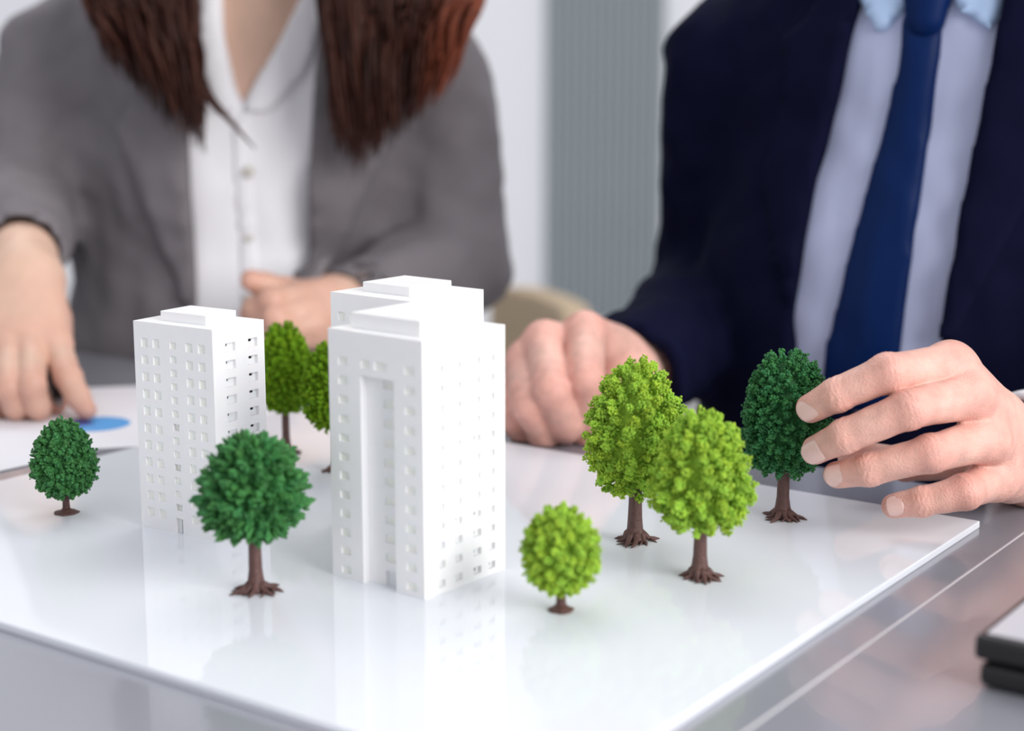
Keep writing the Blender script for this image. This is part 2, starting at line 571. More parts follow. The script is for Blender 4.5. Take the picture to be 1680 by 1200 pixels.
    if style == 'wide':
        for (a0, a1, b0, b1) in sub[:-1]:
            pane('c', a1 - a0, b1 - b0, (cd_ + D * 0.5, wl - u0 - a0, b0), -PI / 2, rr.choice([0, 0, (0.75, 0.95, 0.4)]))
        MB().box(cd_ + D, cd_ + D + 0.0006, wl - u0 - sub[-1][1], wl - u0 - sub[-1][0], 0, sub[-1][3]).build('door', M_plastic, t)
        i0 = 0.13
        hs = 0.0075
    else:
        MB().box(2 * D, 2 * D + 0.0006, wl - u0 - sub[-1][1], wl - u0 - sub[-1][0], 0, sub[-1][3]).build('door', M_plastic, t)
        i0 = 0.21
        hs = 0.0052
    MB().box(wr * i0, wr * (1 - i0), wl * i0, wl * (1 - i0), H - 0.0001, H + hs).build('roof_block', M_plastic, t, bevel=0.0004)
    return t


tower('model_tower', (-0.0411, 0.7281), math.radians(51.5), 0.0605, 0.0605, 0.1240,
      'large white model tower with a recessed vertical channel, nearest to the camera', 'wide')
tower('model_tower', (-0.1546, 0.8213), math.radians(57.5), 0.0565, 0.0400, 0.1138,
      'slim white model tower on the left with five columns of square windows', 'slim')
tower('model_tower', (-0.0515, 0.8210), math.radians(51.5), 0.0585, 0.0580, 0.1285,
      'tall white model tower mostly hidden behind the large front tower', 'slim')

# ------------------------------------------------------------------ model trees
ICO_V = None


def ico():
    g = (1 + 5 ** 0.5) / 2
    v = np.array([(-1, g, 0), (1, g, 0), (-1, -g, 0), (1, -g, 0), (0, -1, g), (0, 1, g), (0, -1, -g), (0, 1, -g), (g, 0, -1), (g, 0, 1), (-g, 0, -1), (-g, 0, 1)], float)
    v /= np.linalg.norm(v[0])
    f = np.array([(0, 11, 5), (0, 5, 1), (0, 1, 7), (0, 7, 10), (0, 10, 11), (1, 5, 9), (5, 11, 4), (11, 10, 2), (10, 7, 6), (7, 1, 8), (3, 9, 4), (3, 4, 2), (3, 2, 6), (3, 6, 8), (3, 8, 9), (4, 9, 5), (2, 4, 11), (6, 2, 10), (8, 6, 7), (9, 8, 1)])
    return v, f


def blobs(C, R, rs, stretch=None):
    """many small irregular crumbs: centres C (n,3), radii R (n,)"""
    v, f = ico(); n = len(C)
    q = rs.normal(size=(n, 4)); q /= np.linalg.norm(q, axis=1)[:, None]
    w_, x, y, z = q.T
    Rm = np.stack([np.stack([1 - 2 * (y * y + z * z), 2 * (x * y - z * w_), 2 * (x * z + y * w_)], -1),
                   np.stack([2 * (x * y + z * w_), 1 - 2 * (x * x + z * z), 2 * (y * z - x * w_)], -1),
                   np.stack([2 * (x * z - y * w_), 2 * (y * z + x * w_), 1 - 2 * (x * x + y * y)], -1)], 1)
    loc = v[None] * (1 + 0.28 * rs.uniform(-1, 1, (n, 12, 1)))
    loc = np.einsum('nij,nkj->nki', Rm, loc) * R[:, None, None]
    if stretch is not None:
        d, s = stretch
        pr_ = np.einsum('nki,ni->nk', loc, d)
        loc = loc + pr_[..., None] * d[:, None, :] * (s - 1)
    V = (loc + C[:, None, :]).reshape(-1, 3)
    Fq = (f[None] + 12 * np.arange(n)[:, None, None]).reshape(-1, 3)
    return V, Fq


def crown_mesh(seed, R, z0, z1, a_, b_, nl, gr, per, mat, lobe=0.24, jag=0.12, leaf=1.0, droop=0.15, var=0.16, sx=1.0, heart=0.70):
    rs = np.random.RandomState(seed)
    H = z1 - z0
    # even points over the egg
    i = np.arange(nl) + 0.5
    t = i / nl
    t = np.clip(t + rs.uniform(-0.5, 0.5, nl) / nl * 6, 0.004, 0.996)
    # weight t so that lobes sit evenly per surface: invert cumulative radius
    tt = np.linspace(0, 1, 400)
    prof = np.sin(PI * tt ** a_) ** b_
    cum = np.cumsum(prof + 0.12); cum /= cum[-1]
    t = np.interp(t, cum, tt)
    ph = np.arange(nl) * 2.399963 + rs.uniform(-0.25, 0.25, nl)
    rad = np.sin(PI * t ** a_) ** b_
    k_ = 1 + rs.uniform(-jag, jag * 0.7, nl)
    er = R * rad * k_
    ez = z0 + H * t
    tip = np.stack([er * np.cos(ph), er * np.sin(ph), ez], 1)
    zc = z0 + H * (0.18 + 0.55 * t)
    root = np.stack([0 * er, 0 * er, zc], 1)
    root = root + (tip - root) * 0.35
    root[:, 2] += droop * R * (0.5 - t)
    d = tip - root
    # crumbs over each lobe, denser at its outer end
    n = nl * per
    li = np.repeat(np.arange(nl), per)
    u = rs.uniform(0.35, 1.0, n) ** 0.45
    ctr = root[li] + d[li] * u[:, None]
    off = rs.normal(size=(n, 3)); off /= np.linalg.norm(off, axis=1)[:, None]
    lr = lobe * R * (0.75 + 0.5 * rs.uniform(size=nl)[li]) * np.where(u > 0.85, 0.62, 0.85)
    C = ctr + off * lr[:, None] * rs.uniform(0.55, 1.0, n)[:, None]
    rr_ = np.sqrt(C[:, 0] ** 2 + C[:, 1] ** 2)
    C[:, 2] = np.maximum(C[:, 2], z0 - 0.04 * H)
    C[:, 0] *= sx
    G = gr * rs.uniform(0.6, 1.35, n)
    dn = d / np.linalg.norm(d, axis=1)[:, None]
    V1, F1 = blobs(C, G, rs, (dn[li], leaf) if leaf != 1.0 else None)
    lobe_t = 1 + var * rs.uniform(-1, 1, nl)
    tn = np.repeat(lobe_t[li] * (1 + 0.6 * var * rs.uniform(-1, 1, n)), 12)
    yel = np.repeat(rs.uniform(-1, 1, n) * 0.5 + rs.uniform(-1, 1, nl)[li] * 0.5, 12)
    T1 = np.stack([tn * (1 + 0.16 * yel), tn, tn * (1 - 0.2 * yel)], 1)
    # solid heart so that one cannot look through
    nu, nv = 20, 14
    hv = []
    for jv in range(nv + 1):
        q = jv / nv
        r_ = heart * R * (math.sin(PI * min(max(q, 0), 1) ** a_) ** b_ if 0 < q < 1 else 0.0)
        for ju in range(nu):
            hv.append((sx * r_ * math.cos(2 * PI * ju / nu), r_ * math.sin(2 * PI * ju / nu), z0 + H * (0.05 + 0.86 * q)))
    hf = []
    for jv in range(nv):
        for ju in range(nu):
            b0 = jv * nu; p, q2 = b0 + ju, b0 + (ju + 1) % nu
            hf += [(p, q2, q2 + nu), (p, q2 + nu, p + nu)]
    # crumbs all over the heart, so that the gaps between the tufts stay rough
    nf = 1300
    qf = np.interp(rs.uniform(size=nf), cum, tt); pf = rs.uniform(0, 2 * PI, nf)
    rf = heart * R * np.sin(PI * qf ** a_) ** b_ * rs.uniform(0.94, 1.10, nf)
    Cf = np.stack([sx * rf * np.cos(pf), rf * np.sin(pf), z0 + H * (0.05 + 0.86 * qf)], 1)
    V2, F2 = blobs(Cf, gr * 1.5 * rs.uniform(0.7, 1.3, nf), rs)
    T2 = np.repeat(1 + var * rs.uniform(-1, 1, nf), 12)[:, None] * np.ones(3)
    V = np.concatenate([V1, np.array(hv), V2]); Fq = np.concatenate([F1, np.array(hf) + len(V1), F2 + len(V1) + len(hv)])
    T = np.concatenate([T1, np.ones((len(hv), 3)), T2])
    return mesh_np('crown', V, Fq, mat, False, T)


def tree(px, label, seed, R, z0, z1, tr, base, mat, rooty=True, **kw):
    t = thing('model_tree', (px[0], px[1], ZB), label, 'model tree', 'miniature trees on the board')
    r = random.Random(seed)
    cr = link('crown', crown_mesh(seed, R, z0, z1, kw.pop('a_', 0.72), kw.pop('b_', 0.62), kw.pop('nl', 230), kw.pop('gr', 0.00085), kw.pop('per', 34), mat, **kw), t)
    cr['kind'] = 'stuff'
    # trunk
    m = MB(); n = 16; prof = []
    top = z0 + 0.35 * (z1 - z0)
    for q in (0, 0.03, 0.07, 0.14, 0.25, 0.45, 0.7, 1.0):
        z = q * top
        fl = 1.55 - 0.55 * min(1, q / 0.16) if rooty else 1.25 - 0.25 * min(1, q / 0.12)
        prof.append((z, tr * (fl if q < 0.2 else 1.0 - 0.28 * q)))
    for z, rr_ in prof:
        for kk in range(n):
            an = 2 * PI * kk / n
            wv = 1 + 0.07 * math.sin(5 * an + seed) + 0.04 * math.sin(9 * an + z * 300)
            m.v.append((rr_ * wv * math.cos(an), rr_ * wv * math.sin(an), z))
    for j in range(len(prof) - 1):
        for kk in range(n):
            m.f.append((j * n + kk, j * n + (kk + 1) % n, (j + 1) * n + (kk + 1) % n, (j + 1) * n + kk))
    m.f.append(tuple(range(n))[::-1]); m.f.append(tuple((len(prof) - 1) * n + i for i in range(n)))
    m.build('trunk', M_bark, t, smooth=True)
    if rooty:
        nr = 9
        for i in range(nr):
            an = 2 * PI * i / nr + r.uniform(-0.2, 0.2)
            L = base * r.uniform(0.72, 1.08); kz = r.uniform(-0.25, 0.25)
            def q(s_, dz, da=0.0): return (s_ * math.cos(an + da), s_ * math.sin(an + da), dz)
            m = MB().tube([q(tr * 0.5, tr * 1.5), q(tr * 1.2, tr * 0.85), q(L * 0.55, 0.0013, kz * 0.4), q(L * 0.8, 0.0009, kz), q(L, 0.0003, kz * 1.5)],
                          [tr * 0.5, tr * 0.5, 0.0013, 0.0009, 0.0002], 7)
            # a fork
            m.tube([q(L * 0.5, 0.0012, kz * 0.4), q(L * 0.68, 0.0008, kz - 0.3), q(L * 0.85, 0.0003, kz - 0.5)], [0.0010, 0.0007, 0.0002], 6)
            m.v = [(x, y, max(z, 0.00002)) for x, y, z in m.v]
            m.build('root', M_bark, t, smooth=True)
    else:
        m = MB(); n = 24
        pr_ = [(0, base), (0.0006, base * 1.02), (0.0011, base * 0.85), (0.0016, tr * 1.6), (0.003, tr * 1.05)]
        for z, rr_ in pr_:
            for kk in range(n):
                an = 2 * PI * kk / n
                wv = 1 + (0.05 * math.sin(4 * an + seed) + 0.05 * math.sin(7 * an)) * (1 if rr_ > tr * 2 else 0.3)
                m.v.append((rr_ * wv * math.cos(an), rr_ * wv * math.sin(an), z))
        for j in range(len(pr_) - 1):
            for kk in range(n):
                m.f.append((j * n + kk, j * n + (kk + 1) % n, (j + 1) * n + (kk + 1) % n, (j + 1) * n + kk))
        m.f.append(tuple(range(n))[::-1]); m.f.append(tuple((len(pr_) - 1) * n + i for i in range(n)))
        m.build('base_disc', M_bark, t, smooth=True)
    return t


tree((-0.2506, 0.8775), 'small dark green model tree at the far left on a round foot', 1, 0.0180, 0.0090, 0.0550, 0.0020, 0.0066, M_dark2, False,
     a_=0.74, b_=0.52, gr=0.00078, nl=330, per=17, lobe=0.105, jag=0.09)
tree((-0.1228, 0.7414), 'dark green leafy model tree in front of the slim left tower', 2, 0.0248, 0.0262, 0.0770, 0.0034, 0.0130, M_dark2, True,
     a_=0.82, b_=0.44, gr=0.00100, nl=320, per=17, leaf=2.3, jag=0.19, lobe=0.11, var=0.24)
tree((-0.1459, 1.0165), 'moss green model tree directly behind the slim left tower', 3, 0.0178, 0.0270, 0.0875, 0.0027, 0.0110, M_mid, True,
     a_=0.8, b_=0.42, gr=0.0009, nl=300, per=16, jag=0.04, lobe=0.10)
tree((-0.1090, 0.9738), 'moss green model tree half hidden behind the large front tower', 4, 0.0210, 0.0250, 0.0820, 0.0027, 0.0110, M_mid, True,
     a_=0.8, b_=0.42, gr=0.0009, nl=300, per=16, jag=0.04, lobe=0.10)
tree((0.0652, 0.8235), 'tallest light green model tree standing beside the closed fist', 5, 0.0264, 0.0240, 0.0995, 0.0040, 0.0140, M_light, True,
     a_=0.76, b_=0.52, gr=0.00062, nl=250, per=72, lobe=0.135, jag=0.15, droop=-0.1, var=0.15, heart=0.60)
tree((0.0924, 0.7619), 'light green model tree with a flat-bottomed crown at the front centre right', 6, 0.0243, 0.0240, 0.0850, 0.0037, 0.0122, M_light, True,
     a_=0.66, b_=0.42, gr=0.00066, nl=240, per=58, lobe=0.135, jag=0.13, var=0.15, heart=0.62)
tree((0.0226, 0.7135), 'smallest light green round model tree on a disc foot, nearest the camera', 7, 0.0180, 0.0080, 0.0512, 0.0023, 0.0058, M_light, False,
     a_=0.85, b_=0.52, gr=0.00068, nl=190, per=38, jag=0.08, lobe=0.145, var=0.15, heart=0.66)
tree((0.1503, 0.8676), 'dark green model tree held between the fingers of the person in navy', 8, 0.0233, 0.0235, 0.0955, 0.0037, 0.0132, M_dark, True,
     a_=0.82, b_=0.36, gr=0.00074, nl=330, per=34, lobe=0.110, jag=0.08, var=0.2, heart=0.66)


# ------------------------------------------------------------------ hands
def unit(v):
    v = np.asarray(v, float); return v / np.linalg.norm(v)


def hand(fingers, wrist, res, thumb=None, forearm=None, creases=False, k_palm=0.012, back=None):
    """fingers: list of (pts, radii, metacarpal start, start radius). Returns verts, faces, tint"""
    pts = np.concatenate([np.array(f[0]) for f in fingers] + ([np.array(thumb[0])] if thumb else []) + [np.array([w_[0] for w_ in wrist])] + ([np.array(forearm[0])] if forearm else []))
    Fd = Field(pts.min(0) - 0.045, pts.max(0) + 0.045, res)
    palm = Fd.like()
    for f in fingers:
        palm.cone(f[2], f[0][0], f[3], f[1][0] * 0.98, k_palm)
    for i in range(len(wrist) - 1):
        palm.cone(wrist[i][0], wrist[i + 1][0], wrist[i][1], wrist[i + 1][1], k_palm)
    if forearm:
        palm.chain(forearm[0], forearm[1], k_palm)
    if back:
        for c, r_ in back: palm.ball(c, r_, k_palm)
    Fd.F = palm.F.copy()
    allf = fingers + ([thumb] if thumb else [])
    for f in allf:
        g = Fd.like()
        p, r_ = f[0], f[1]
        g.chain(p, r_, 0.0006)
        # joint bulges
        for j in (1, 2):
            if j < len(p) - 1:
                g.ball(p[j], r_[j] * 1.03, 0.0025)
        if creases:
            for j in (1, 2):
                if j >= len(p) - 1: continue
                ax = unit(p[j + 1] - p[j - 1]); c = np.array(p[j])
                m = r_[j] * 1.8
                sl = g.sl(c - m, c + m); X, Y, Z = g.grid(sl)
                s_ = (X - c[0]) * ax[0] + (Y - c[1]) * ax[1] + (Z - c[2]) * ax[2]
                side = (X - c[0]) * 0.5 + (Z - c[2]) * 0.8
                env = np.exp(-(s_ / (r_[j] * 0.62)) ** 2)
                bend = s_ + 10.0 * side * side * np.sign(s_) * 0.4
                wv = np.sin(bend * 2 * PI / 0.0025 + 1.6 * np.sin(side * 620 + j) + 1.2 * np.sin(side * 1500 + 2 * j + s_ * 300))
                g.F[sl] = g.F[sl] + 0.00021 * env * wv
        G = smin(palm.F, g.F, 0.008)
        Fd.F = smin(Fd.F, G, 0.0010)
    X, Y, Z = Fd.grid()
    Fd.F += (0.0004 * waves(X, Y, Z, 5, 160)).astype(np.float32)
    V, Q = Fd.mesh()
    V[:, 2] = np.maximum(V[:, 2], ZT + 0.0006)                       # flesh flattens where it rests on the table
    # redder knuckles and fingertips
    red = np.zeros(len(V))
    for f in allf:
        for j, p in enumerate(f[0]):
            r_ = f[1][j] * (1.5 if j else 1.9)
            am = (0.7, 0.9, 0.7, 1.0)[min(j, 3)]
            red = np.maximum(red, am * np.exp(-((V - np.array(p)) ** 2).sum(1) / (r_ * r_)))
    T = np.stack([1.0 - 0.03 * red, 1.0 - 0.27 * red, 1.0 - 0.28 * red], 1)
    return V, Q, T


def nail(parent, tip, dip, r_, dorsal, length=0.0125, wid=1.05, mat=M_nail, shift=0.0):
    ax = unit(np.array(tip) - np.array(dip))
    dv = np.array(dorsal, float); dv = unit(dv - ax * (dv @ ax)); sv = np.cross(ax, dv)
    nu, nv = 10, 10
    top = []; bot = []
    c0 = np.array(tip) + ax * shift
    for j in range(nv + 1):
        v = -1 + 2 * j / nv
        wf = max(0.0, 1 - abs(v) ** 4.0) ** 0.4 if abs(v) < 1 else 0.0
        wf = max(wf, 0.42)
        for i in range(nu + 1):
            u = -1 + 2 * i / nu
            th = u * wid * wf
            over = max(0, v - 0.3)
            rr_ = (r_ + 0.00045) * (1 - 0.03 * over - 0.10 * max(0, -v - 0.75) - 0.05 * th * th)
            c = c0 + ax * (v * length / 2)
            e = dv * math.cos(th) + sv * math.sin(th)
            top.append(c + e * rr_); bot.append(c + e * (rr_ - 0.0011))
    V = np.array(top + bot); n = len(top); f = []
    W = nu + 1
    for j in range(nv):
        for i in range(nu):
            q = (j * W + i, j * W + i + 1, (j + 1) * W + i + 1, (j + 1) * W + i)
            f.append(q); f.append(tuple(n + z for z in q[::-1]))
    edge = [i for i in range(W)] + [j * W + nu for j in range(1, nv + 1)] + [nv * W + i for i in range(nu - 1, -1, -1)] + [j * W for j in range(nv - 1, 0, -1)]
    for a0, b0 in zip(edge, edge[1:] + edge[:1]):
        f.append((a0, n + a0, n + b0, b0))
    m = MB(); m.v = [tuple(x) for x in V]; m.f = f
    o = m.build('fingernail', mat, parent, smooth=True)
    return o


def join_parts(parts):
    Vs, Qs, Ts, n = [], [], [], 0
    for V, Q, T in parts:
        Vs.append(V); Qs.append(Q + n); Ts.append(T if T is not None else np.ones((len(V), 3))); n += len(V)
    return np.concatenate(Vs), np.concatenate(Qs), np.concatenate(Ts)


def recenter(V, org): return V - np.asarray(org, np.float32)


# ------------------------------------------------------------------ clothing from one torso form
def xz(pts, Y):
    return [tuple(P(x, y, Y)[[0, 2]]) for x, y in pts]


def head_field(c, s=1.0, res=0.006):
    f = Field(c - np.array([0.13, 0.16, 0.2]), c + np.array([0.13, 0.15, 0.17]), res)
    f.ball(c + np.array([0, 0.012, 0.035]) * s, np.array([0.074, 0.092, 0.088]) * s)
    f.ball(c + np.array([0, -0.018, -0.03]) * s, np.array([0.062, 0.072, 0.085]) * s, 0.03)
    f.cone(c + np.array([0, -0.062, -0.085]) * s, c + np.array([0, -0.05, -0.075]) * s, 0.024 * s, 0.03 * s, 0.03)
    f.cone(c + np.array([0, -0.088, 0.022]) * s, c + np.array([0, -0.110, -0.022]) * s, 0.007 * s, 0.012 * s, 0.012)
    for sx in (-1, 1):
        f.ball(c + np.array([sx * 0.012, -0.098, -0.026]) * s, 0.008 * s, 0.006)
        f.ball(c + np.array([sx * 0.078, 0.008, -0.005]) * s, np.array([0.008, 0.018, 0.032]) * s, 0.006)
        f.ball(c + np.array([sx * 0.030, -0.083, 0.035]) * s, np.array([0.024, 0.010, 0.008]) * s, 0.014)
    f.ball(c + np.array([0, -0.090, -0.048]) * s, np.array([0.022, 0.009, 0.005]) * s, 0.006)
    f.ball(c + np.array([0, -0.088, -0.060]) * s, np.array([0.018, 0.010, 0.006]) * s, 0.006)
    return f


def person(name, base, label):
    return thing(name, base, label, 'person')


def face_bits(root, c, s, white, iris):
    for sx in (-1, 1):
        e = c + np.array([sx * 0.030, -0.078, 0.020]) * s
        f = Field(e - 0.02, e + 0.02, 0.002); f.ball(e, 0.0125 * s); V, Q = f.mesh()
        b0 = link('eye', mesh_np('eye', V, Q, white), root)
        f = Field(e - 0.025, e + 0.025, 0.0015); f.ball(e + np.array([0, -0.0095 * s, -0.001]), 0.0058 * s); V, Q = f.mesh()
        link('iris', mesh_np('iris', V, Q, iris), b0)


M_eye = material('eye_white', rgb(235, 232, 230), rough=0.2, noise=0.02, nscale=50)
M_iris = material('brown_iris', rgb(70, 50, 36), rough=0.2, noise=0.1, nscale=300)


def place(root):
    """children of a person are modelled in world space: shift their meshes to the person's own origin"""
    bpy.context.view_layer.update()
    o = Vector(root.location)
    for c in list(root.children):
        c.data.transform(Matrix.Translation(-o))
        for g in c.children:
            g.data.transform(Matrix.Translation(-o))


# ================================================================== the man in navy
def build_man():
    root = person('person', (0.33, 1.22, 0.0), 'person in navy suit and blue tie gripping the dark green tree')
    fwd = unit((-0.555, -0.832, 0.0)); ed = np.array([0.832, -0.555, 0.0])      # he faces the table edge
    c0 = P(1475, 200, 1.11)

    def pl(px, py):
        q = P(px, py, 1.0) - CAM
        return CAM + q * (((c0 - CAM) @ fwd) / (q @ fwd))

    def loc2(pts):
        return [(float((pl(x, y) - c0) @ ed), float(pl(x, y)[2])) for x, y in pts]

    def prism(X, Y, Z, pts):
        return poly2((X - c0[0]) * ed[0] + (Y - c0[1]) * ed[1] + 0 * Z, Z + 0 * X + 0 * Y, loc2(pts))

    def deep(X, Y):
        return -((X - c0[0]) * fwd[0] + (Y - c0[1]) * fwd[1])                    # distance behind the chest plane
    chest = pl(1480, 190) - fwd * 0.128
    waist = pl(1425, 560) - fwd * 0.118
    hip = waist + np.array([0.02, 0.03, -0.22])
    shc = np.array([chest[0], chest[1], 1.032])
    nb = shc + np.array([0, 0, 0.055]) + fwd * 0.01
    sR, eR, wR = P(1206, 94, 1.30), P(1172, 494, 1.36), P(1030, 620, 1.15)
    sL, eL, wL = shc + ed * 0.185 + np.array([0, 0, -0.02]), np.array([0.575, 1.05, 0.80]), P(1720, 730, 0.947)

    def torso(f, e, arms=True):
        f.cone(waist, chest, 0.168 + e, 0.174 + e, 0.0, flat=(fwd, 0.66), pad=0.06)
        f.cone(hip, waist, 0.20 + e, 0.178 + e, 0.05, flat=(fwd, 0.62), pad=0.06)
        f.cone(shc - ed * 0.11, shc + ed * 0.11, 0.064 + e, 0.064 + e, 0.06, pad=0.06)
        f.cone(nb - ed * 0.03, nb + ed * 0.03, 0.052 + e, 0.052 + e, 0.06, pad=0.06)
        if arms:
            for s_, e_, w_ in ((sR, eR, wR), (sL, eL, wL)):
                f.cone(s_, e_, 0.051 + e, 0.046 + e, 0.03, pad=0.04)
                f.cone(e_, w_, 0.047 + e, 0.0375 + e, 0.02, pad=0.04)
    lo, hi = np.array([-0.02, 0.86, 0.46]), np.array([0.72, 1.56, 1.18])
    # inner form without arms gives shirt, tie and collar
    inner = Field(lo + np.array([0.08, 0.08, 0]), hi, 0.0055)
    torso(inner, -0.010, False)
    X, Y, Z = inner.grid()
    inner.F += (0.0045 * waves(X, Y * 0.5, Z * 0.45, 11, 90)).astype(np.float32)
    base = inner.F.copy()
    V, Q = inner.mesh()
    link('shirt', mesh_np('shirt', V, Q, M_shirt_m), root)
    pol = prism(X, Y, Z, [(1462, -60), (1528, -60), (1522, 100), (1500, 300), (1470, 600), (1455, 680), (1340, 680), (1345, 600), (1412, 300), (1458, 100)])
    tie = inner.like()
    tie.F = np.maximum(np.maximum(base - 0.007 - 0.006 * np.clip(-pol / 0.024, 0, 1), pol), deep(X, Y) - 0.10).astype(np.float32)
    V, Q = tie.mesh(); link('tie', mesh_np('tie', V, Q, M_tie), root)
    # knot
    k0 = pl(1500, -15) + fwd * -0.03
    f = Field(k0 - 0.06, k0 + 0.06, 0.004); f.cone(k0 + np.array([0, 0, 0.018]), k0 + np.array([0, 0, -0.018]) + fwd * 0.006, 0.021, 0.014, 0.0, flat=(fwd, 0.8))
    V, Q = f.mesh(); link('tie_knot', mesh_np('tie_knot', V, Q, M_tie), root)
    # collar leaves
    for pts in ([(1535, -70), (1600, -70), (1625, -10), (1607, 52), (1545, 8), (1525, -30)], [(1470, -70), (1405, -70), (1375, -10), (1425, 60), (1462, 12), (1475, -30)]):
        pol = prism(X, Y, Z, pts)
        c = inner.like(); c.F = np.maximum(np.maximum(base - 0.010, pol), deep(X, Y) - 0.12).astype(np.float32)
        V, Q = c.mesh(); link('shirt_collar', mesh_np('shirt_collar', V, Q, M_collar_m), root)
    # jacket
    j = Field(lo, hi, 0.006)
    torso(j, 0.004)
    X, Y, Z = j.grid()
    j.F += (0.005 * waves(X, Y, Z * 0.8, 21, 50) + 0.0022 * waves(X, Y, Z, 22, 120)).astype(np.float32)
    jb = j.F.copy()
    opening = [(1385, -60), (1385, 0), (1362, 125), (1320, 300), (1292, 530), (1300, 590), (1380, 680), (1430, 690), (1510, 640), (1540, 565), (1562, 375), (1602, 150), (1628, 0), (1630, -60), (1560, -200), (1450, -200)]
    op = prism(X, Y, Z, opening)
    jk = np.maximum(jb, -np.maximum(op, deep(X, Y) - 0.14))
    # hollow sleeve ends
    for e_, w_ in ((eR, wR), (eL, wL)):
        d = unit(w_ - e_)
        s_ = (X - w_[0]) * d[0] + (Y - w_[1]) * d[1] + (Z - w_[2]) * d[2]
        rr_ = np.sqrt(np.maximum((X - w_[0]) ** 2 + (Y - w_[1]) ** 2 + (Z - w_[2]) ** 2 - s_ * s_, 0))
        near = np.sqrt((X - w_[0]) ** 2 + (Y - w_[1]) ** 2 + (Z - w_[2]) ** 2) - 0.10
        jk = np.maximum(jk, np.where(near < 0, s_, -1))                 # flat cuff
        jk = np.maximum(jk, -np.maximum(np.maximum(rr_ - 0.031, -0.05 - s_), near))
    j.F = jk.astype(np.float32)
    V, Q = j.mesh(); link('jacket', mesh_np('jacket', V, Q, M_navy), root)
    # lapels
    for pts in ([(1385, -60), (1385, 0), (1362, 125), (1320, 300), (1292, 530), (1280, 500), (1222, 300), (1262, 130), (1250, 60), (1300, 20), (1330, -60)],
                [(1630, -60), (1628, 0), (1602, 150), (1562, 375), (1540, 565), (1562, 560), (1690, 300), (1700, 150), (1740, 90), (1690, -60)]):
        pol = prism(X, Y, Z, pts)
        l = j.like(); l.F = np.maximum(np.maximum(jb - 0.006, pol), deep(X, Y) - 0.10).astype(np.float32)
        V, Q = l.mesh(); link('lapel', mesh_np('lapel', V, Q, M_navy), root)
    # shirt cuffs
    for e_, w_, ext in ((eR, wR, -0.012), (eL, wL, 0.017)):
        d = unit(w_ - e_)
        f = Field(w_ - 0.08, w_ + 0.08, 0.0025)
        X2, Y2, Z2 = f.grid()
        s_ = (X2 - w_[0]) * d[0] + (Y2 - w_[1]) * d[1] + (Z2 - w_[2]) * d[2]
        rr_ = np.sqrt(np.maximum((X2 - w_[0]) ** 2 + (Y2 - w_[1]) ** 2 + (Z2 - w_[2]) ** 2 - s_ * s_, 0))
        f.F = np.maximum(np.abs(rr_ - 0.0325) - 0.0028, np.abs(s_ - (ext - 0.03)) - 0.03).astype(np.float32)
        V, Q = f.mesh(); link('shirt_cuff', mesh_np('shirt_cuff', V, Q, M_shirt_w), root)
    # ---- skin: head, neck, chest, arms, both hands as one mesh
    hc = nb + np.array([-0.01, -0.04, 0.205])
    hf = head_field(hc, 1.06)
    hf2 = Field(lo + np.array([0, 0, 0.25]), hi + np.array([0, 0, 0.1]), 0.007)
    hf2.cone(chest, shc, 0.13, 0.09, 0, flat=(fwd, 0.6))
    hf2.cone(shc, hc + np.array([0, 0.02, -0.06]), 0.050, 0.050, 0.03)
    for s_, e_, w_ in ((sR, eR, wR), (sL, eL, wL)):
        hf2.cone(shc, s_, 0.05, 0.040, 0.03)
        hf2.cone(s_, e_, 0.038, 0.034, 0.02); hf2.cone(e_, w_, 0.035, 0.026, 0.015)
    Vt, Qt = hf2.mesh(); Vh, Qh = hf.mesh()
    # left hand on the tree
    I = [P(1560, 602, .846), P(1457, 612, .818), P(1374, 648, .823), P(1330, 670, .833)]
    Mi = [P(1592, 648, .838), P(1490, 673, .808), P(1386, 716, .815), P(1339, 739, .828)]
    R_ = [P(1618, 722, .840), P(1527, 744, .808), P(1426, 771, .815), P(1373, 779, .826)]
    K_ = [P(1634, 786, .850), P(1582, 808, .824), P(1513, 824, .826), P(1466, 830, .832)]
    Wc = P(1714, 764, .920)
    fingers = [(I, [.0125, .0101, .0088, .0076], P(1690, 754, .912), .0145),
               (Mi, [.0122, .0102, .0089, .0077], P(1698, 762, .908), .0155),
               (R_, [.0118, .0099, .0086, .0073], P(1698, 770, .908), .0155),
               (K_, [.0110, .0095, .0079, .0067], P(1695, 778, .912), .0150)]
    th = [P(1655, 748, .902), P(1585, 757, .920), P(1485, 762, .916), P(1398, 746, .904)]
    thumb = (th, [.0160, .0115, .0098, .0085])
    wr = [(P(1706, 765, .915), .0205), (P(1742, 748, .950), .0235)]
    V1, Q1, T1 = hand(fingers, wr, 0.00074, thumb, ([Wc, wL + unit(eL - wL) * 0.05], [.025, .028]), True,
                      back=[(P(1634, 712, .868), .0165), (P(1652, 765, .876), .0155)])
    # right fist beside the tall tree
    fI = [P(960, 545, 1.10), P(962, 625, 1.048), P(965, 690, 1.058), P(952, 712, 1.082)]
    fM = [P(893, 560, 1.10), P(905, 640, 1.042), P(930, 700, 1.050), P(925, 717, 1.075)]
    fR = [P(862, 595, 1.10), P(868, 665, 1.050), P(892, 712, 1.058), P(890, 722, 1.08)]
    fK = [P(846, 640, 1.11), P(848, 690, 1.070), P(866, 722, 1.075), P(870, 726, 1.09)]
    fr = [.0135, .0120, .0105, .0090]
    fw = P(1020, 610, 1.165)
    fist = [(fI, fr, fw + np.array([0.004, 0, 0.010]), .02), (fM, fr, fw + np.array([-0.006, 0, .006]), .02),
            (fR, fr, fw + np.array([-.012, 0, 0]), .02), (fK, [.0125, .011, .0095, .0085], fw + np.array([-.014, 0, -.008]), .02)]
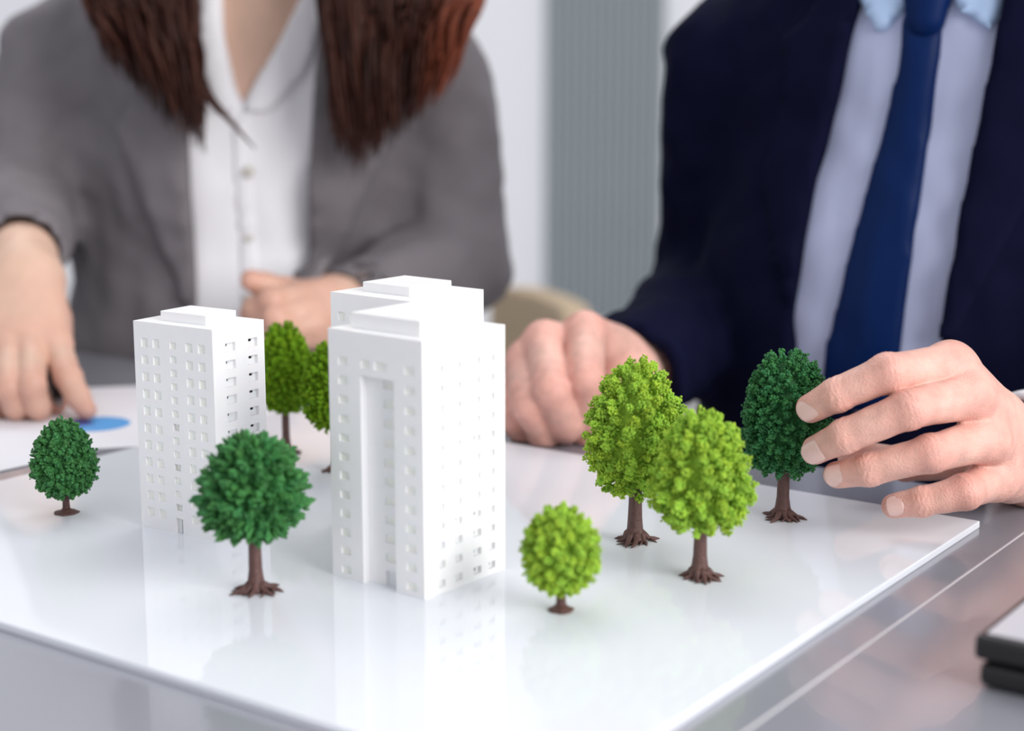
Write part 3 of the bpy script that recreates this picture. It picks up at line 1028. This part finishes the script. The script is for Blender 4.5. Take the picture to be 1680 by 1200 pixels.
    ft = ([P(1015, 640, 1.13), P(1005, 680, 1.095), P(985, 705, 1.068), P(965, 722, 1.062)], [.016, .013, .0115, .009])
    V2, Q2, T2 = hand(fist, [(fw, .026), (wR, .026)], 0.0016, ft, ([fw, wR + unit(eR - wR) * 0.04], [.026, .028]))
    Vb, Qb, Tb = join_parts([(Vh, Qh, None), (Vt, Qt, None), (V1, Q1, T1), (V2, Q2, T2)])
    body = link('body', mesh_np('body', Vb, Qb, M_skin_m, True, Tb), root)
    for tip_, dip, r_, ln in ((I[3], I[2], .0077, .0122), (Mi[3], Mi[2], .0078, .0122), (R_[3], R_[2], .0074, .0115), (K_[3], K_[2], .0068, .0095)):
        nail(body, tip_, dip, r_, (-0.10, -1.0, 0.22), ln, 0.92, shift=-0.0022)
    nail(body, fM[3], fM[2], .009, (0, -1, -0.2), .012, 0.8, shift=0.001)
    nail(body, fI[3], fI[2], .009, (0, -1, -0.2), .012, 0.8, shift=0.001)
    # short hair above the picture
    f = Field(hc - 0.16, hc + 0.18, 0.006)
    f.ball(hc + np.array([0, 0.022, 0.045]), np.array([0.088, 0.102, 0.096]))
    X, Y, Z = f.grid()
    f.F = np.maximum(f.F, -((Y - hc[1]) + 0.055 + 0.9 * np.maximum(0, 0.075 - (Z - hc[2])) * 1.2)).astype(np.float32)
    f.F += (0.003 * waves(X, Y, Z, 3, 150)).astype(np.float32)
    V, Q = f.mesh(); link('hair', mesh_np('hair', V, Q, M_hair_m), root)
    face_bits(root, hc, 1.06, M_eye, M_iris)
    place(root)


# ================================================================== the woman in grey
def build_woman():
    root = person('person', (-0.24, 1.50, 0.0), 'person in grey blazer and white shirt with long brown hair')
    nb = P(425, -30, 1.51)
    sR, eR, wR = P(88, 105, 1.51), P(28, 345, 1.47), P(36, 422, 1.262)
    sL, eL, wL = P(716, 125, 1.51), P(742, 430, 1.49), P(562, 512, 1.335)
    chest, waist, hip = P(408, 190, 1.53), P(405, 560, 1.53), P(405, 900, 1.56)

    def torso(f, e, arms=True):
        f.cone(waist, chest, 0.160 + e, 0.170 + e, 0.0, flat=((0, 1, 0), 0.66), pad=0.06)
        f.cone(hip, waist, 0.185 + e, 0.146 + e, 0.05, flat=((0, 1, 0), 0.72), pad=0.06)
        f.cone(P(230, 55, 1.52), P(590, 55, 1.52), 0.060 + e, 0.060 + e, 0.06, pad=0.06)
        f.cone(P(360, -30, 1.53), P(480, -30, 1.53), 0.046 + e, 0.046 + e, 0.06, pad=0.06)
        for bx in (345, 480):
            f.ball(P(bx, 260, 1.47), np.array([0.062, 0.055, 0.062]) + e, 0.06, pad=0.05)
        if arms:
            for s_, e_, w_ in ((sR, eR, wR), (sL, eL, wL)):
                f.cone(s_, e_, 0.050 + e, 0.044 + e, 0.03, pad=0.04)
                f.cone(e_, w_, 0.045 + e, 0.034 + e, 0.02, pad=0.04)
    lo, hi = np.array([-0.64, 1.10, 0.46]), np.array([0.16, 1.76, 1.13])
    inner = Field(lo + np.array([0.1, 0.2, 0]), hi - np.array([0.1, 0, 0]), 0.006)
    torso(inner, -0.010, False)
    X, Y, Z = inner.grid()
    base0 = inner.F.copy()
    inner.F += (0.003 * waves(X, Y * 0.5, Z * 0.6, 31, 60)).astype(np.float32)
    base = inner.F.copy()
    YF = 1.42
    neck = [(345, -120), (350, -30), (362, 60), (384, 140), (396, 172), (412, 145), (455, 65), (495, -30), (500, -120)]
    pol = poly2(X[:, 0, :], Z[0], xz(neck, YF))[:, None, :]
    inner.F = np.maximum(base, -np.maximum(pol, Y - 1.5)).astype(np.float32)
    V, Q = inner.mesh(); link('shirt', mesh_np('shirt', V, Q, M_shirt_w), root)
    for pts in ([(345, -90), (352, -30), (362, 60), (384, 140), (394, 180), (362, 190), (330, 120), (322, 20), (325, -90)],
                [(500, -90), (495, -30), (455, 65), (412, 145), (399, 180), (440, 190), (500, 120), (528, 20), (530, -90)]):
        p2 = poly2(X[:, 0, :], Z[0], xz(pts, YF))[:, None, :]
        c = Field(inner.lo, hi, 0.006); c.n = inner.n; c.ax = inner.ax
        c.F = np.maximum(np.maximum(base - 0.009, p2), Y - 1.52).astype(np.float32)
        V, Q = c.mesh(); link('shirt_collar', mesh_np('shirt_collar', V, Q, M_shirt_w), root)
    # placket with buttons
    p2 = poly2(X[:, 0, :], Z[0], xz([(386, 182), (420, 182), (424, 620), (390, 620)], YF))[:, None, :]
    c = Field(inner.lo, hi, 0.006); c.n = inner.n; c.ax = inner.ax
    c.F = np.maximum(np.maximum(base - 0.0025, p2), Y - 1.5).astype(np.float32)
    V, Q = c.mesh(); pk = link('placket', mesh_np('placket', V, Q, M_shirt_w), root)

    def front(px, py):
        # front of the placket at that spot
        best = None
        for yy in np.arange(1.30, 1.56, 0.002):
            q = P(px, py, yy)
            i = np.round((q - inner.lo) / inner.res).astype(int)
            if (i < 0).any() or (i >= inner.n).any(): continue
            if base[tuple(i)] < 0.0025: return q
        return P(px, py, 1.42)
    for py in (282, 388, 492):
        q = front(407, py)
        f = Field(q - 0.012, q + 0.012, 0.001); f.ball(q + np.array([0, -0.001, 0]), np.array([0.0055, 0.002, 0.0055]))
        V, Q = f.mesh(); link('button', mesh_np('button', V, Q, M_button), pk)
    # blazer
    j = Field(lo, hi, 0.0062)
    torso(j, 0.004)
    X, Y, Z = j.grid()
    j.F += (0.006 * waves(X, Y, Z * 0.8, 41, 46) + 0.0026 * waves(X, Y, Z, 42, 115)).astype(np.float32)
    jb = j.F.copy()
    opening = [(312, -90), (312, 0), (312, 170), (322, 500), (330, 700), (345, 800), (470, 800), (480, 650), (496, 500), (504, 420), (510, 300), (516, 170), (522, 0), (525, -90), (480, -190), (360, -190)]
    op = poly2(X[:, 0, :], Z[0], xz(opening, YF))[:, None, :]
    jk = np.maximum(jb, -np.maximum(op, Y - 1.56))
    for e_, w_ in ((eR, wR), (eL, wL)):
        d = unit(w_ - e_)
        s_ = (X - w_[0]) * d[0] + (Y - w_[1]) * d[1] + (Z - w_[2]) * d[2]
        rr_ = np.sqrt(np.maximum((X - w_[0]) ** 2 + (Y - w_[1]) ** 2 + (Z - w_[2]) ** 2 - s_ * s_, 0))
        near = np.sqrt((X - w_[0]) ** 2 + (Y - w_[1]) ** 2 + (Z - w_[2]) ** 2) - 0.10
        jk = np.maximum(jk, np.where(near < 0, s_, -1))
        jk = np.maximum(jk, -np.maximum(np.maximum(rr_ - 0.030, -0.04 - s_), near))
    j.F = jk.astype(np.float32)
    V, Q = j.mesh(); link('blazer', mesh_np('blazer', V, Q, M_grey), root)
    for pts in ([(312, -90), (312, 0), (312, 170), (322, 500), (304, 500), (186, 205), (215, 170), (200, 120), (230, 0), (265, -90)],
                [(525, -90), (522, 0), (516, 170), (504, 420), (496, 510), (512, 510), (650, 215), (620, 175), (640, 120), (600, 0), (570, -90)]):
        p2 = poly2(X[:, 0, :], Z[0], xz(pts, YF))[:, None, :]
        l = Field(lo, hi, 0.0062); l.F = np.maximum(np.maximum(jb - 0.010, p2), Y - 1.52).astype(np.float32)
        V, Q = l.mesh(); link('lapel', mesh_np('lapel', V, Q, M_grey), root)
    # ---- skin
    hc = nb + np.array([0.0, -0.055, 0.205])
    hf = head_field(hc, 0.98)
    g = Field(lo + np.array([0, 0.05, 0.15]), hi + np.array([0, 0, 0.12]), 0.006)
    torso(g, -0.019, False)
    gX, gY, gZ = g.grid()
    g.F = np.maximum(g.F, 0.86 - gZ).astype(np.float32)
    g.cone(P(425, 5, 1.53), hc + np.array([0, 0.02, -0.05]), 0.048, 0.044, 0.03)
    for s_, e_, w_ in ((sR, eR, wR), (sL, eL, wL)):
        g.cone(s_, e_, 0.037, 0.032, 0.02); g.cone(e_, w_, 0.033, 0.024, 0.015)
    Vt, Qt = g.mesh(); Vh, Qh = hf.mesh()
    # right hand with pen, pointing down to the papers
    I = [P(90, 562, 1.185), P(112, 620, 1.148), P(128, 652, 1.136), P(142, 674, 1.130)]
    Mi = [P(52, 572, 1.175), P(52, 632, 1.125), P(62, 668, 1.128), P(68, 680, 1.140)]
    R_ = [P(15, 575, 1.175), P(14, 636, 1.125), P(26, 668, 1.130), P(36, 680, 1.142)]
    K_ = [P(-22, 570, 1.18), P(-26, 628, 1.135), P(-14, 662, 1.135), P(-2, 678, 1.145)]
    rr_ = [.0118, .0098, .0085, .0072]
    hw = P(38, 462, 1.235)
    fs = [(I, rr_, hw + np.array([.012, 0, 0]), .019), (Mi, rr_, hw + np.array([.004, 0, 0]), .019),
          (R_, rr_, hw + np.array([-.004, 0, 0]), .019), (K_, [.0105, .009, .0078, .0068], hw + np.array([-.012, 0, 0]), .018)]
    th = ([P(88, 530, 1.215), P(95, 590, 1.20), P(92, 635, 1.175), P(90, 662, 1.155)], [.014, .0115, .010, .0085])
    V1, Q1, T1 = hand(fs, [(hw, .024), (wR, .025)], 0.0016, th, ([hw, wR + unit(eR - wR) * 0.03], [.024, .026]))
    # left hand, loosely closed in front of the shirt
    I2 = [P(497, 490, 1.29), P(446, 492, 1.265), P(418, 505, 1.275), P(408, 515, 1.285)]
    M2 = [P(505, 512, 1.28), P(452, 520, 1.255), P(428, 530, 1.27), P(425, 536, 1.285)]
    R2 = [P(512, 532, 1.275), P(468, 542, 1.255), P(446, 548, 1.27), P(444, 550, 1.285)]
    K2 = [P(520, 548, 1.28), P(486, 556, 1.265), P(468, 560, 1.275), P(464, 560, 1.285)]
    r2 = [.0125, .0105, .009, .0078]
    hw2 = P(540, 515, 1.318)
    fs = [(I2, r2, hw2 + np.array([0, 0, .012]), .019), (M2, r2, hw2 + np.array([0, 0, .004]), .019), (R2, r2, hw2 + np.array([0, 0, -.004]), .019), (K2, [.011, .0095, .0082, .007], hw2 + np.array([0, 0, -.010]), .018)]
    th = ([P(520, 492, 1.305), P(470, 480, 1.30), P(432, 468, 1.292), P(412, 460, 1.288)], [.015, .0125, .0105, .0088])
    V2, Q2, T2 = hand(fs, [(hw2, .024), (wL, .025)], 0.0016, th, ([hw2, wL + unit(eL - wL) * 0.03], [.024, .026]))
    Vb, Qb, Tb = join_parts([(Vh, Qh, None), (Vt, Qt, None), (V1, Q1, T1), (V2, Q2, T2)])
    link('body', mesh_np('body', Vb, Qb, M_skin_w, True, Tb), root)
    # ---- hair: cap and long wavy locks
    f = Field(hc - 0.17, hc + 0.18, 0.006)
    f.ball(hc + np.array([0, 0.022, 0.038]), np.array([0.092, 0.108, 0.102]))
    f.cone(hc + np.array([-0.06, 0.04, 0]), hc + np.array([-0.075, 0.03, -0.14]), 0.04, 0.035, 0.03)
    f.cone(hc + np.array([0.06, 0.04, 0]), hc + np.array([0.075, 0.03, -0.14]), 0.04, 0.035, 0.03)
    X, Y, Z = f.grid()
    xx = np.abs(X - hc[0])
    f.F = np.maximum(f.F, -((Y - hc[1]) + 0.05 + 1.1 * np.maximum(0, 0.08 - (Z - hc[2])) - 1.2 * np.maximum(0, xx - 0.062))).astype(np.float32)
    f.F += (0.004 * waves(X, Y, Z * 0.3, 3, 150)).astype(np.float32)
    Vc, Qc = f.mesh()
    m = MB(); tints = []
    r = random.Random(9)

    def lock(side, q, end_y, rad):
        # q in 0..1 from the inner to the outer side of the mass
        if side < 0:
            x0 = 340 - 210 * q; xm = 312 - 180 * q; xe = 335 - 160 * q
            ylim = end_y
        else:
            x0 = 505 + 270 * q; xm = 525 + 275 * q; xe = 552 + 175 * q
            ylim = end_y
        sgn = side
        Yd = r.uniform(1.335, 1.40)
        a0 = hc + np.array([sgn * (0.045 + 0.045 * q), 0.02 + r.uniform(-0.03, 0.04), 0.05 * r.uniform(-1, 1)])
        pts = [a0, P(x0, -150, 1.47 + r.uniform(-.03, .03)), P(xm + r.uniform(-8, 8), -20 + r.uniform(-10, 10), Yd + 0.015)]
        amp = r.uniform(3, 14); ph = r.uniform(0, 6)
        for kk in range(1, 6):
            t_ = kk / 5
            yy = -20 + (ylim + 20) * t_
            xx_ = xm + (xe - xm) * t_ + amp * math.sin(ph + 5.5 * t_)
            pts.append(P(xx_, yy, Yd + 0.012 * math.sin(ph + 4 * t_)))
        n0 = len(m.v)
        # resample as a smooth line
        pp = np.array(pts); tt = np.arange(len(pp)); ts = np.linspace(0, len(pp) - 1, 20)
        sm = np.stack([np.interp(ts, tt, pp[:, i]) for i in range(3)], 1)
        for _ in range(3): sm[1:-1] = (sm[:-2] + 2 * sm[1:-1] + sm[2:]) / 4
        rs_ = [rad * (0.9 if i < 12 else 0.9 - 0.8 * (i - 12) / 7) for i in range(20)]
        m.tube(list(sm), rs_, 4)
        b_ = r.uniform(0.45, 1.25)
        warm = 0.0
        if side > 0 and q > 0.7: b_ *= 1.0 + 13.0 * (q - 0.7); warm = 0.15  # outer locks brightened and warmed: side light put into the tint
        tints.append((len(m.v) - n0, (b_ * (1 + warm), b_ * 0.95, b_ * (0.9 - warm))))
    for i in range(700):
        q = r.random()
        lock(-1, q, 235 - 150 * q ** 1.1 + r.uniform(-100, 22), r.uniform(0.0012, 0.0032))
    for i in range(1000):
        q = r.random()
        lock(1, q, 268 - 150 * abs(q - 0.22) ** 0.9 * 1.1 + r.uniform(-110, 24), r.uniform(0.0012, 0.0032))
    # the few loose ends that reach the shirt
    for i in range(16):
        n0 = len(m.v)
        e = r.uniform(-8, 8)
        pts = [P(315 + e, 40, 1.37), P(318 + e, 110, 1.365), P(340 + e, 160, 1.362), P(370 + e * 0.6, 190, 1.36), P(412 + e, 238 + e, 1.36)]
        pp = np.array(pts); ts = np.linspace(0, 4, 16)
        sm = np.stack([np.interp(ts, np.arange(5), pp[:, i_]) for i_ in range(3)], 1)
        for _ in range(3): sm[1:-1] = (sm[:-2] + 2 * sm[1:-1] + sm[2:]) / 4
        m.tube(list(sm), [0.0035 * (1 - 0.85 * i_ / 15) for i_ in range(16)], 5)
        b_ = r.uniform(0.5, 1.0); tints.append((len(m.v) - n0, (b_, b_ * .95, b_ * .9)))
    me0 = m.mesh('hair_tmp', M_hair)
    V2_ = np.array(m.v); quads = np.array([q for q in m.f if len(q) == 4])
    T2_ = np.concatenate([np.tile(np.array(c), (n_, 1)) for n_, c in tints])
    bpy.data.meshes.remove(me0)
    V, Q, T = join_parts([(Vc, Qc, None), (V2_, quads, T2_)])
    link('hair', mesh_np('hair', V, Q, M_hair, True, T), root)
    face_bits(root, hc, 0.98, M_eye, M_iris)
    place(root)


build_man()
build_woman()

# ------------------------------------------------------------------ things on the table


def on_z(x, y, z):
    q = P(x, y, 1.0) - CAM
    return CAM + q * ((z - CAM[2]) / q[2])


def paper(pos, rz, wd, hg, z, label):
    o = MB().box(-wd / 2, wd / 2, -hg / 2, hg / 2, 0, 0.0004).build('paper_sheet', M_paper, None, (pos[0], pos[1], z), rz)
    return tag(o, label, 'paper', 'papers under the hand with the pen')


def sector(name, cx, cy, r_, a0, a1, mat, parent, z=0.0005):
    m = MB(); n = 28
    m.v = [(cx, cy, z)] + [(cx + r_ * math.cos(a0 + (a1 - a0) * i / n), cy + r_ * math.sin(a0 + (a1 - a0) * i / n), z) for i in range(n + 1)]
    m.f = [(0, i, i + 1) for i in range(1, n + 1)]
    return m.build(name, mat, parent)


q = on_z(90, 700, ZT)
p1 = paper((q[0], q[1] + 0.03), math.radians(12), 0.297, 0.21, ZT + 0.0001, 'white printed sheet with a blue pie chart below the hand')
sector('pie_chart', 0.022, -0.030, 0.024, math.radians(-150), math.radians(120), M_ink, p1)
sector('pie_chart', 0.022, -0.030, 0.024, math.radians(120), math.radians(210), M_ink2, p1)
MB().box(-0.10, -0.045, -0.050, -0.030, 0.0004, 0.0005).build('bar_chart', M_ink2, p1)
q2 = on_z(60, 742, ZT)
p2 = paper((q2[0] - 0.16, q2[1] - 0.004), math.radians(50), 0.21, 0.297, ZT + 0.0006, 'white sheet at the left picture edge beside the board')

# pen held in the woman's right hand
pa, pb = P(98, 668, 1.140), P(70, 560, 1.215)
pn = thing('pen', tuple(pa), 'black pen held in the hand of the person in grey', 'pen')
d = pb - pa
MB().tube([d * 0.09, d * 0.15, d * 1.0, d * 1.12], [.0035, .0042, .0042, .0034], 14).build('barrel', M_black, pn, smooth=True)
MB().tube([d * 0.0, d * 0.05, d * 0.09], [.0006, .0022, .0034], 12).build('tip', M_steel, pn, smooth=True)

# closed laptop at the lower right
lc = on_z(1598, 1040, ZT + 0.024)
lt = thing('laptop', (lc[0], lc[1], ZT), 'closed black laptop with silver lid at the lower right corner', 'laptop', None, math.radians(54.5))
# local x runs along U (away), local -y runs to the right
MB().box(0.002, 0.22, -0.312, -0.002, 0.0012, 0.0115).build('base', M_black, lt, bevel=0.003, seg=3)
ld = MB().box(0, 0.222, -0.314, 0, 0.0130, 0.0235).build('lid', M_black, lt, bevel=0.0025, seg=3)
MB().box(0.004, 0.218, -0.310, -0.004, 0.02352, 0.0240).build('lid_cover', M_lid, lt)
for x in (0.02, 0.2):
    for y in (-0.02, -0.29):
        MB().tube([(x, y, 0), (x, y, 0.0014)], [.005, .005], 12).build('rubber_foot', M_black, lt)

# low beige chair in the room behind
ch = thing('tub_chair', (0.0, 2.35, 0.0), 'low beige chair standing behind the table between the two people', 'chair', None, 0)
A0, A1 = P(818, 466, 2.48), P(950, 512, 2.16)
A0[2] = A1[2] = 0.5 * (A0[2] + A1[2])
org = np.array([0.0, 2.35, 0.0])
f = Field(np.minimum(A0, A1) - np.array([0.45, 0.1, 0.45]), np.maximum(A0, A1) + np.array([0.1, 0.1, 0.06]), 0.008)
X, Y, Z = f.grid()
d = unit((A1 - A0) * np.array([1, 1, 0])); L = np.linalg.norm((A1 - A0)[:2])
nrm = np.array([-d[1], d[0], 0])
s_ = (X - A0[0]) * d[0] + (Y - A0[1]) * d[1]; n_ = (X - A0[0]) * nrm[0] + (Y - A0[1]) * nrm[1] + 0.0 * Z
bow = n_ - 0.03 * (1 - ((s_ - L / 2) / (L / 2)) ** 2)
hz = np.maximum(np.abs(Z - (A0[2] - 0.19)) - 0.13, 0); hs = np.maximum(np.abs(s_ - L / 2) - (L / 2 - 0.06), 0)
f.F = np.maximum(np.sqrt(hz ** 2 + hs ** 2) - 0.06, np.abs(bow) - 0.022).astype(np.float32)
V, Q = f.mesh(); link('backrest', mesh_np('backrest', V - org, Q, M_beige), ch)
mid = 0.5 * (A0 + A1) - org
sc = mid[:2] + nrm[:2] * 0.20
m = MB().box(-0.19, 0.19, -0.19, 0.19, 0.36, 0.43)
sa = math.atan2(d[1], d[0])
st = m.build('seat', M_beige, ch, (sc[0], sc[1], 0), sa, bevel=0.02, seg=3)
for sx in (-1, 1):
    for sy in (-1, 1):
        lx, ly = sx * 0.16, sy * 0.16
        gx = sc[0] + lx * math.cos(sa) - ly * math.sin(sa); gy = sc[1] + lx * math.sin(sa) + ly * math.cos(sa)
        MB().tube([(gx, gy, 0), (gx, gy, 0.365)], [.011, .014], 10).build('leg', M_steel, ch, smooth=True)
